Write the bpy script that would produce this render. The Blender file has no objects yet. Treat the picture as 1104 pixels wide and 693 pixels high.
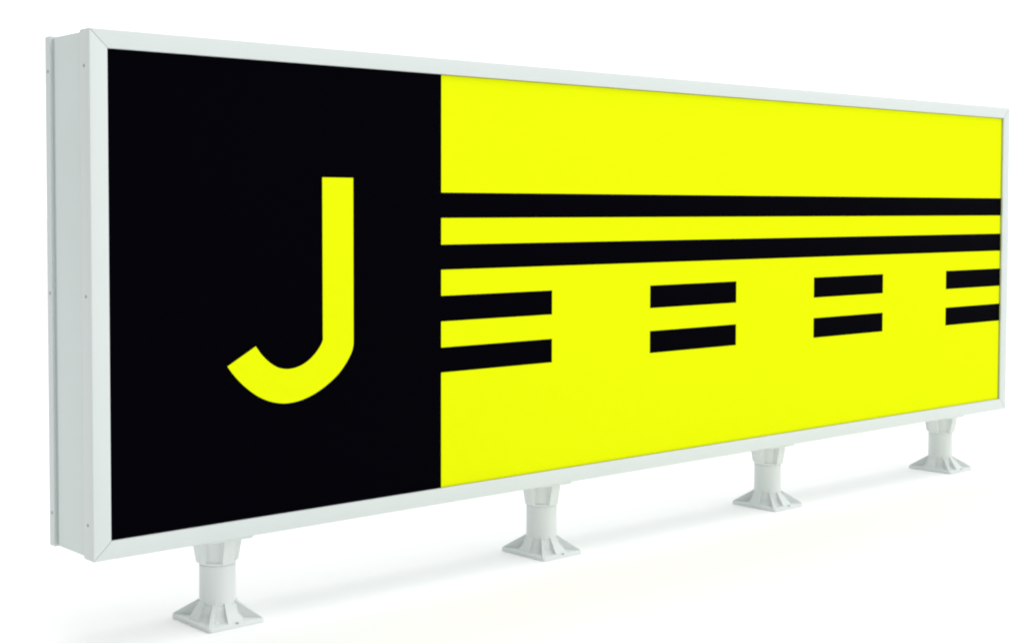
import bpy, bmesh, math
from mathutils import Vector, Matrix

scene = bpy.context.scene
col = scene.collection
S = 0.9                                   # metres per unit of sign height

# ---------------------------------------------------------------- camera
YAW, PITCH = 0.6927, 0.0379
cam_data = bpy.data.cameras.new('camera')
cam_data.sensor_fit = 'HORIZONTAL'
cam_data.sensor_width = 36.0
cam_data.lens = 36.0 * 1568.87 / 1104
cam_data.shift_x = (552 - 455.91) / 1104
cam_data.shift_y = -(346.5 - 286.26) / 1104
cam_data.clip_end = 500
cam = bpy.data.objects.new('camera', cam_data)
col.objects.link(cam)
GZ = -0.1880                              # ground below the sign's lower edge (sign heights)
cam.location = (-1.2590 * S, -2.4870 * S, (0.6618 - GZ) * S)
cam.rotation_euler = (math.pi / 2 - PITCH, 0, -YAW)
scene.camera = cam

# ---------------------------------------------------------------- light and exposure
world = bpy.data.worlds.new('World')
scene.world = world
world.use_nodes = True
wn = world.node_tree
bg = wn.nodes['Background']
bg.inputs['Strength'].default_value = 1.0
wtc = wn.nodes.new('ShaderNodeTexCoord')   # white studio surround; its unseen left side is dimmed to shape the shading
wdot = wn.nodes.new('ShaderNodeVectorMath')
wdot.operation = 'DOT_PRODUCT'
wdot.inputs[1].default_value = (0.76, 0.12, 0.60)
wmap = wn.nodes.new('ShaderNodeMapRange')
wmap.interpolation_type = 'SMOOTHSTEP'
wmap.inputs['From Min'].default_value = -0.8
wmap.inputs['From Max'].default_value = 0.80
wmap.inputs['To Min'].default_value = 0.16
wmap.inputs['To Max'].default_value = 1.42
wn.links.new(wtc.outputs['Generated'], wdot.inputs[0])
wn.links.new(wdot.outputs['Value'], wmap.inputs['Value'])
wn.links.new(wmap.outputs['Result'], bg.inputs['Color'])


def area(name, loc, target, size, power, color=(1, 1, 1)):
    d = bpy.data.lights.new(name, 'AREA')
    d.shape = 'RECTANGLE'
    d.size, d.size_y = size
    d.energy = power
    d.color = color
    o = bpy.data.objects.new(name, d)
    col.objects.link(o)
    o.location = loc
    o.rotation_euler = (Vector(target) - Vector(loc)).to_track_quat('-Z', 'Y').to_euler()
    return o


area('overhead_softbox', (2.0, -0.9, 4.6), (1.9, -0.7, 0), (7.0, 3.5), 80, (1.0, 0.995, 0.98))
area('front_softbox', (6.2, -7.5, 3.0), (1.3, 0, 0.3), (2.5, 2.2), 30)

scene.view_settings.view_transform = 'Standard'
scene.view_settings.look = 'None'
scene.view_settings.exposure = 0.0
scene.view_settings.gamma = 1.0
scene.cycles.filter_width = 2.1           # the photograph is slightly soft


# ---------------------------------------------------------------- materials
def material(name, color, rough=0.5, spec=0.5, metallic=0.0, vary=0.03, vscale=6.0, bump=0.0, bscale=300.0, rvar=0.08):
    m = bpy.data.materials.new(name)
    m.use_nodes = True
    nt = m.node_tree
    b = nt.nodes['Principled BSDF']
    b.inputs['Metallic'].default_value = metallic
    b.inputs['Specular IOR Level'].default_value = spec
    tc = nt.nodes.new('ShaderNodeTexCoord')
    n = nt.nodes.new('ShaderNodeTexNoise')
    n.inputs['Scale'].default_value = vscale
    n.inputs['Detail'].default_value = 4
    nt.links.new(tc.outputs['Object'], n.inputs['Vector'])
    mix = nt.nodes.new('ShaderNodeMix')
    mix.data_type = 'RGBA'
    mix.inputs['A'].default_value = tuple(c * (1 - vary) for c in color) + (1,)
    mix.inputs['B'].default_value = tuple(min(1, c * (1 + vary)) for c in color) + (1,)
    nt.links.new(n.outputs['Fac'], mix.inputs['Factor'])
    nt.links.new(mix.outputs['Result'], b.inputs['Base Color'])
    mr = nt.nodes.new('ShaderNodeMapRange')
    mr.inputs['To Min'].default_value = max(0, rough - rvar)
    mr.inputs['To Max'].default_value = min(1, rough + rvar)
    nt.links.new(n.outputs['Fac'], mr.inputs['Value'])
    nt.links.new(mr.outputs['Result'], b.inputs['Roughness'])
    if bump:
        n2 = nt.nodes.new('ShaderNodeTexNoise')
        n2.inputs['Scale'].default_value = bscale
        n2.inputs['Detail'].default_value = 2
        nt.links.new(tc.outputs['Object'], n2.inputs['Vector'])
        bp = nt.nodes.new('ShaderNodeBump')
        bp.inputs['Strength'].default_value = bump
        bp.inputs['Distance'].default_value = 0.001
        nt.links.new(n2.outputs['Fac'], bp.inputs['Height'])
        nt.links.new(bp.outputs['Normal'], b.inputs['Normal'])
    return m


M_COAT = material('white_powder_coat', (0.65, 0.705, 0.695), 0.45, 0.35, bump=0.08, bscale=500)
M_BODY = material('white_painted_sheet', (0.66, 0.728, 0.712), 0.5, 0.3, bump=0.05, bscale=400)
M_LEG = material('white_cast_coating', (0.75, 0.79, 0.777), 0.5, 0.35, bump=0.10, bscale=350)
M_SEAL = material('grey_rubber_seal', (0.46, 0.52, 0.51), 0.7, 0.2)
M_EDGE_SHADE = material('olive_edge_shade', (0.30, 0.31, 0.012), 0.7, 0.2)  # dark olive standing in for shade under the rails
M_STEEL = material('dull_screw_steel', (0.36, 0.39, 0.39), 0.45, 0.5, 0.3)
M_YELLOW = material('yellow_sign_film', (0.775, 0.865, 0.0042), 0.6, 0.0, vary=0.012, vscale=3)
M_BLACK = material('black_sign_film', (0.0009, 0.0009, 0.0024), 0.45, 0.004, vary=0.1, vscale=3)
M_FLOOR = material('seamless_white_floor', (0.945, 0.95, 0.945), 0.8, 0.1, vary=0.008, vscale=1.5)


# ---------------------------------------------------------------- mesh helpers (sign-height units)
def link(name, bm, mat, parent=None, smooth=False):
    bmesh.ops.recalc_face_normals(bm, faces=bm.faces[:])
    bmesh.ops.scale(bm, vec=(S, S, S), verts=bm.verts[:])
    me = bpy.data.meshes.new(name)
    bm.to_mesh(me)
    bm.free()
    me.materials.append(mat)
    if smooth:
        me.shade_smooth()
        me.set_sharp_from_angle(angle=math.radians(35))
    o = bpy.data.objects.new(name, me)
    col.objects.link(o)
    if parent:
        o.parent = parent
    return o


def bevel(bm, w, seg=2, geom=None):
    bmesh.ops.bevel(bm, geom=geom or bm.edges[:], offset=w, segments=seg, affect='EDGES', profile=0.6, clamp_overlap=True)


def add_prism(bm, pts, d, axis='y', lo=0.0):
    """Polygon pts (x, z) run from depth lo to lo + d along y (or (x, y) along z)."""
    f = (lambda a, b, c: (a, c, b)) if axis == 'y' else (lambda a, b, c: (a, b, c))
    v0 = [bm.verts.new(f(a, b, lo)) for a, b in pts]
    v1 = [bm.verts.new(f(a, b, lo + d)) for a, b in pts]
    n = len(pts)
    bm.faces.new(v0)
    bm.faces.new(v1[::-1])
    for i in range(n):
        bm.faces.new((v0[i], v1[i], v1[(i + 1) % n], v0[(i + 1) % n]))
    return v0 + v1


def add_box(bm, x0, x1, y0, y1, z0, z1):
    return add_prism(bm, [(x0, z0), (x1, z0), (x1, z1), (x0, z1)], y1 - y0, 'y', y0)


def add_lathe(bm, prof, seg=40, origin=(0, 0)):
    rings = []
    for r, z in prof:
        rings.append([bm.verts.new((origin[0] + r * math.cos(2 * math.pi * i / seg),
                                    origin[1] + r * math.sin(2 * math.pi * i / seg), z)) for i in range(seg)])
    for a, b in zip(rings, rings[1:]):
        for i in range(seg):
            j = (i + 1) % seg
            bm.faces.new((a[i], a[j], b[j], b[i]))
    bm.faces.new(rings[0][::-1])
    bm.faces.new(rings[-1])


# ---------------------------------------------------------------- setting: the seamless white floor
bm = bmesh.new()
vs = [bm.verts.new((150 * math.cos(a * math.pi / 32), 150 * math.sin(a * math.pi / 32), 0)) for a in range(64)]
bm.faces.new(vs)
floor = link('floor', bm, M_FLOOR)
floor['kind'] = 'structure'

# ---------------------------------------------------------------- the sign
W, D = 3.3395, 0.1875                     # length and depth, in sign heights
FX, FZ = 0.0368, 0.0345                   # face width of the frame rails
FD = 0.040                                # depth of the front frame
REAR = 0.1670                             # where the rear frame begins
REC = 0.007                               # how far the face sits back in its frame

sign = bpy.data.objects.new('taxiway_sign', None)
col.objects.link(sign)
sign.empty_display_size = 0.2
sign['label'] = 'long white framed airport taxiway sign with yellow J on black and black stripes on yellow'
sign['category'] = 'sign'


def move(o, x=0, y=0, z=0):
    o.location = (x * S, y * S, z * S)
    return o


def lift(bm):
    bmesh.ops.translate(bm, vec=(0, 0, -GZ), verts=bm.verts[:])


# housing: a hollow box of sheet metal, set in a little behind both frames
bm = bmesh.new()
e = 0.0032
add_box(bm, e, W - e, FD - 0.002, 0.1540, e, 1 - e)
bevel(bm, 0.0012, 2)
lift(bm)
link('housing', bm, M_BODY, sign, True)

# seal in the groove between the housing and the rear frame
bm = bmesh.new()
e = 0.0052
add_box(bm, e, W - e, 0.1535, REAR + 0.004, e, 1 - e)
lift(bm)
link('seal', bm, M_SEAL, sign)


def rails(y0, y1, grow, bev, g):
    o, t = -grow, 1 + grow
    X1 = W + grow
    quads = [[(o + g, t), (X1 - g, t), (W - FX - g, 1 - FZ), (FX + g, 1 - FZ)],
             [(o + g, o), (X1 - g, o), (W - FX - g, FZ), (FX + g, FZ)],
             [(o, o + g), (FX, FZ + g), (FX, 1 - FZ - g), (o, t - g)],
             [(X1, o + g), (W - FX, FZ + g), (W - FX, 1 - FZ - g), (X1, t - g)]]
    out = []
    for q in quads:
        b = bmesh.new()
        add_prism(b, q, y1 - y0, 'y', y0)
        long_edges = []
        ends = []
        for ed in b.edges:
            d = (ed.verts[1].co - ed.verts[0].co)
            if d.length > 0.5:
                long_edges.append(ed)
            else:
                ends.append(ed)
        bevel(b, bev, 3)
        lift(b)
        out.append(b)
    return out


def screws(parent, x_side, y):
    sgn = -1 if x_side <= 0 else 1
    for z in (0.932, 0.4993, 0.066):
        b = bmesh.new()
        add_lathe(b, [(0.0034, -0.0008), (0.0034, 0.0004), (0.0026, 0.0009), (0.0009, 0.0009), (0.0007, 0.0003)], 16)
        bmesh.ops.rotate(b, matrix=Matrix.Rotation(sgn * math.pi / 2, 3, 'Y'), verts=b.verts[:])
        bmesh.ops.translate(b, vec=(x_side, y, z - GZ), verts=b.verts[:])
        link('screw', b, M_STEEL, parent, True)


front = bpy.data.objects.new('front_frame', None)
col.objects.link(front)
front.parent = sign
rear = bpy.data.objects.new('rear_frame', None)
col.objects.link(rear)
rear.parent = sign
for holder, y0, y1, grow, sy, bev, gap in ((front, 0.0, FD, 0.0006, 0.0225, 0.0016, 0.0004), (rear, REAR, D + 0.0005, 0.0, 0.1765, 0.0008, 0.00005)):
    for k, b in enumerate(rails(y0, y1, grow, bev, gap)):
        link('frame_rail', b, M_COAT, holder, True)
    screws(holder, -grow, sy)
    screws(holder, W + grow, sy)

# back panel, inside the rear frame
bm = bmesh.new()
add_box(bm, FX + 0.0005, W - FX - 0.0005, REAR + 0.006, D - 0.006, FZ + 0.0005, 1 - FZ - 0.0005)
lift(bm)
link('back_panel', bm, M_BODY, sign)

# the face: one yellow sheet that carries the black field, the letter, the stripes and the dashes
x0, x1 = FX + 0.0004, W - FX - 0.0004
z0, z1 = FZ + 0.0004, 1 - FZ - 0.0004
bm = bmesh.new()
add_box(bm, x0, x1, REC, REC + 0.008, z0, z1)
lift(bm)
panel = link('sign_panel', bm, M_YELLOW, sign)
FILM = 0.0005
PX = 0.8640


def film(name, pts, mat, layer=1):
    b = bmesh.new()
    add_prism(b, pts, FILM * 0.95, 'y', REC - FILM * layer)
    lift(b)
    return link(name, b, mat, panel)


def rect(a, b, c, d):
    return [(a, c), (b, c), (b, d), (a, d)]


film('black_field', rect(x0 - 0.0003, PX, z0 - 0.0003, z1 + 0.0003), M_BLACK)
end = x1 + 0.0003
for lo, hi in ((0.6445, 0.7015), (0.5280, 0.5845)):
    film('stripe', rect(PX + 0.0001, end, lo, hi), M_BLACK)
for lo, hi in ((0.4115, 0.4692), (0.2960, 0.3525)):
    for k in range(4):
        a = 0.8660 + 0.7018 * k
        film('dash', rect(PX + 0.0001 if k == 0 else a, min(a + 0.3488, end), lo, hi), M_BLACK)


def spline(pts, n=8):
    out = []
    P = [Vector(p) for p in pts]
    P = [2 * P[0] - P[1]] + P + [2 * P[-1] - P[-2]]
    for i in range(1, len(P) - 2):
        for k in range(n):
            t = k / n
            a, b, c, d = P[i - 1:i + 3]
            out.append(tuple(0.5 * (2 * b + (c - a) * t + (2 * a - 5 * b + 4 * c - d) * t * t + (3 * b - a - 3 * c + d) * t ** 3)))
    out.append(tuple(P[-2]))
    return out


outer = spline([(0.6165, 0.3850), (0.6160, 0.3735), (0.6130, 0.3622), (0.6068, 0.3500), (0.5940, 0.3325), (0.5765, 0.3142), (0.5530, 0.2970), (0.5253, 0.2816), (0.4977, 0.2707), (0.4688, 0.2640), (0.4371, 0.2626), (0.4059, 0.2684), (0.3782, 0.2795), (0.3554, 0.2936), (0.3329, 0.3116), (0.3135, 0.3312), (0.2998, 0.3484)], 5)
inner = spline([(0.3675, 0.3850), (0.3787, 0.3706), (0.3912, 0.3580), (0.4063, 0.3463), (0.4230, 0.3376), (0.4437, 0.3333), (0.4650, 0.3346), (0.4840, 0.3402), (0.5005, 0.3489), (0.5150, 0.3605), (0.5268, 0.3733), (0.5335, 0.3835), (0.5358, 0.3900), (0.5358, 0.3970)], 5)
letter = [(0.5352, 0.7308), (0.6162, 0.7308)] + outer + inner
film('letter', letter[::-1], M_YELLOW, 2)

# recess shade along the yellow face's edges, put in as thin olive strips
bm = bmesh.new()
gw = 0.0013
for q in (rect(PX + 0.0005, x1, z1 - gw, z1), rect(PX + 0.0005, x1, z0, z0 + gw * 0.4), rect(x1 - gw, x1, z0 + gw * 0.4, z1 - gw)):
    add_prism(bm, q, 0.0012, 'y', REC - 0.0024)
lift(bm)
link('edge_shade', bm, M_EDGE_SHADE, sign)

# ---------------------------------------------------------------- the four legs
AX, AY = 0.0665, 0.0765                   # half sizes of the foot plate


def rib(b, ang, prof, t0, t1):
    """Upright gusset: outline prof (radius, z), thickness t0 inside to t1 outside, turned to ang."""
    rmax = max(p[0] for p in prof)
    vs = []
    for s in (-1, 1):
        vs.append([b.verts.new((r, s * 0.5 * (t0 + (t1 - t0) * r / rmax), z)) for r, z in prof])
    f, k = vs
    n = len(prof)
    b.faces.new(f)
    b.faces.new(k[::-1])
    for i in range(n):
        b.faces.new((f[i], k[i], k[(i + 1) % n], f[(i + 1) % n]))
    bmesh.ops.rotate(b, matrix=Matrix.Rotation(ang, 3, 'Z'), verts=f + k)


def plate(b, hx, hy, zlo, zhi, r=0.007):
    pts = []
    for cx, cy, a0 in ((1, 1, 0), (-1, 1, 90), (-1, -1, 180), (1, -1, 270)):
        for k in range(6):
            a = math.radians(a0 + 18 * k)
            pts.append((cx * (hx - r) + r * math.cos(a), cy * (hy - r) + r * math.sin(a)))
    add_prism(b, pts, zhi - zlo, 'z', zlo)


def make_leg():
    # heights from the floor: foot 0 .. 0.010, column to 0.112, collar to 0.172, head plate to the housing
    b = bmesh.new()
    add_lathe(b, [(0.0470, 0.008), (0.0405, 0.020), (0.0384, 0.034), (0.0378, 0.050), (0.0376, 0.1192), (0.0360, 0.1196), (0.0360, 0.1280)], 48)
    leg = link('leg', b, M_LEG, sign, True)

    b = bmesh.new()
    plate(b, AX, AY, 0.0003, 0.0090)
    bevel(b, 0.0016, 2, [ed for ed in b.edges if abs(ed.verts[0].co.z - ed.verts[1].co.z) < 1e-6])
    add_lathe(b, [(0.0590, 0.0086), (0.0470, 0.0180), (0.0408, 0.0380)], 48)
    for k in range(4):
        diag = math.atan2(AY, AX) if k % 2 == 0 else math.pi - math.atan2(AY, AX)
        rib(b, diag + math.pi * (k // 2), [(0.030, 0.0085), (0.0970, 0.0085), (0.0945, 0.0118), (0.0380, 0.0445), (0.030, 0.0445)], 0.008, 0.006)
        reach = (AX if k % 2 == 0 else AY) - 0.0065
        rib(b, math.radians(90 * k), [(0.030, 0.0082), (reach, 0.0082), (reach - 0.002, 0.0130), (0.0372, 0.0450), (0.030, 0.0450)], -0.010, 0.036)
    foot = link('base_plate', b, M_LEG, leg, True)

    b = bmesh.new()
    add_lathe(b, [(0.0380, 0.1208), (0.0392, 0.1236), (0.0392, 0.1262), (0.0362, 0.1275), (0.0362, 0.1755)], 48)
    for k in range(4):
        rib(b, math.radians(90 * k), [(0.030, 0.1238), (0.0408, 0.1238), (0.0428, 0.1262), (0.0505, 0.1640), (0.0505, 0.1752), (0.030, 0.1752)], 0.028, 0.028)
    link('collar', b, M_LEG, leg, True)

    b = bmesh.new()
    plate(b, 0.0550, 0.0550, 0.1742, -GZ + 0.0030)
    bevel(b, 0.0015, 2, [ed for ed in b.edges if abs(ed.verts[0].co.z - ed.verts[1].co.z) < 1e-6])
    link('head_plate', b, M_LEG, leg, True)

    for k in (0.5, 1.5):                  # an anchor bolt before the front and the back gusset
        ang = math.pi * k
        b = bmesh.new()
        x, y = 0.0600 * math.cos(ang), 0.0600 * math.sin(ang)
        s = 1.25
        add_lathe(b, [(0.0034, 0.0080), (0.0034, 0.0098), (0.0028, 0.0104)], 12, (x * s, y * s))
        link('bolt', b, M_STEEL, leg, True)
    return leg


leg = make_leg()
for i, x in enumerate((0.3265, 1.2647, 2.1745, 3.0937)):
    o = leg
    if i:
        o = leg.copy()
        col.objects.link(o)
        o.parent = sign
        for ch in list(leg.children):
            c = ch.copy()
            col.objects.link(c)
            c.parent = o
    move(o, x, 0.0917)
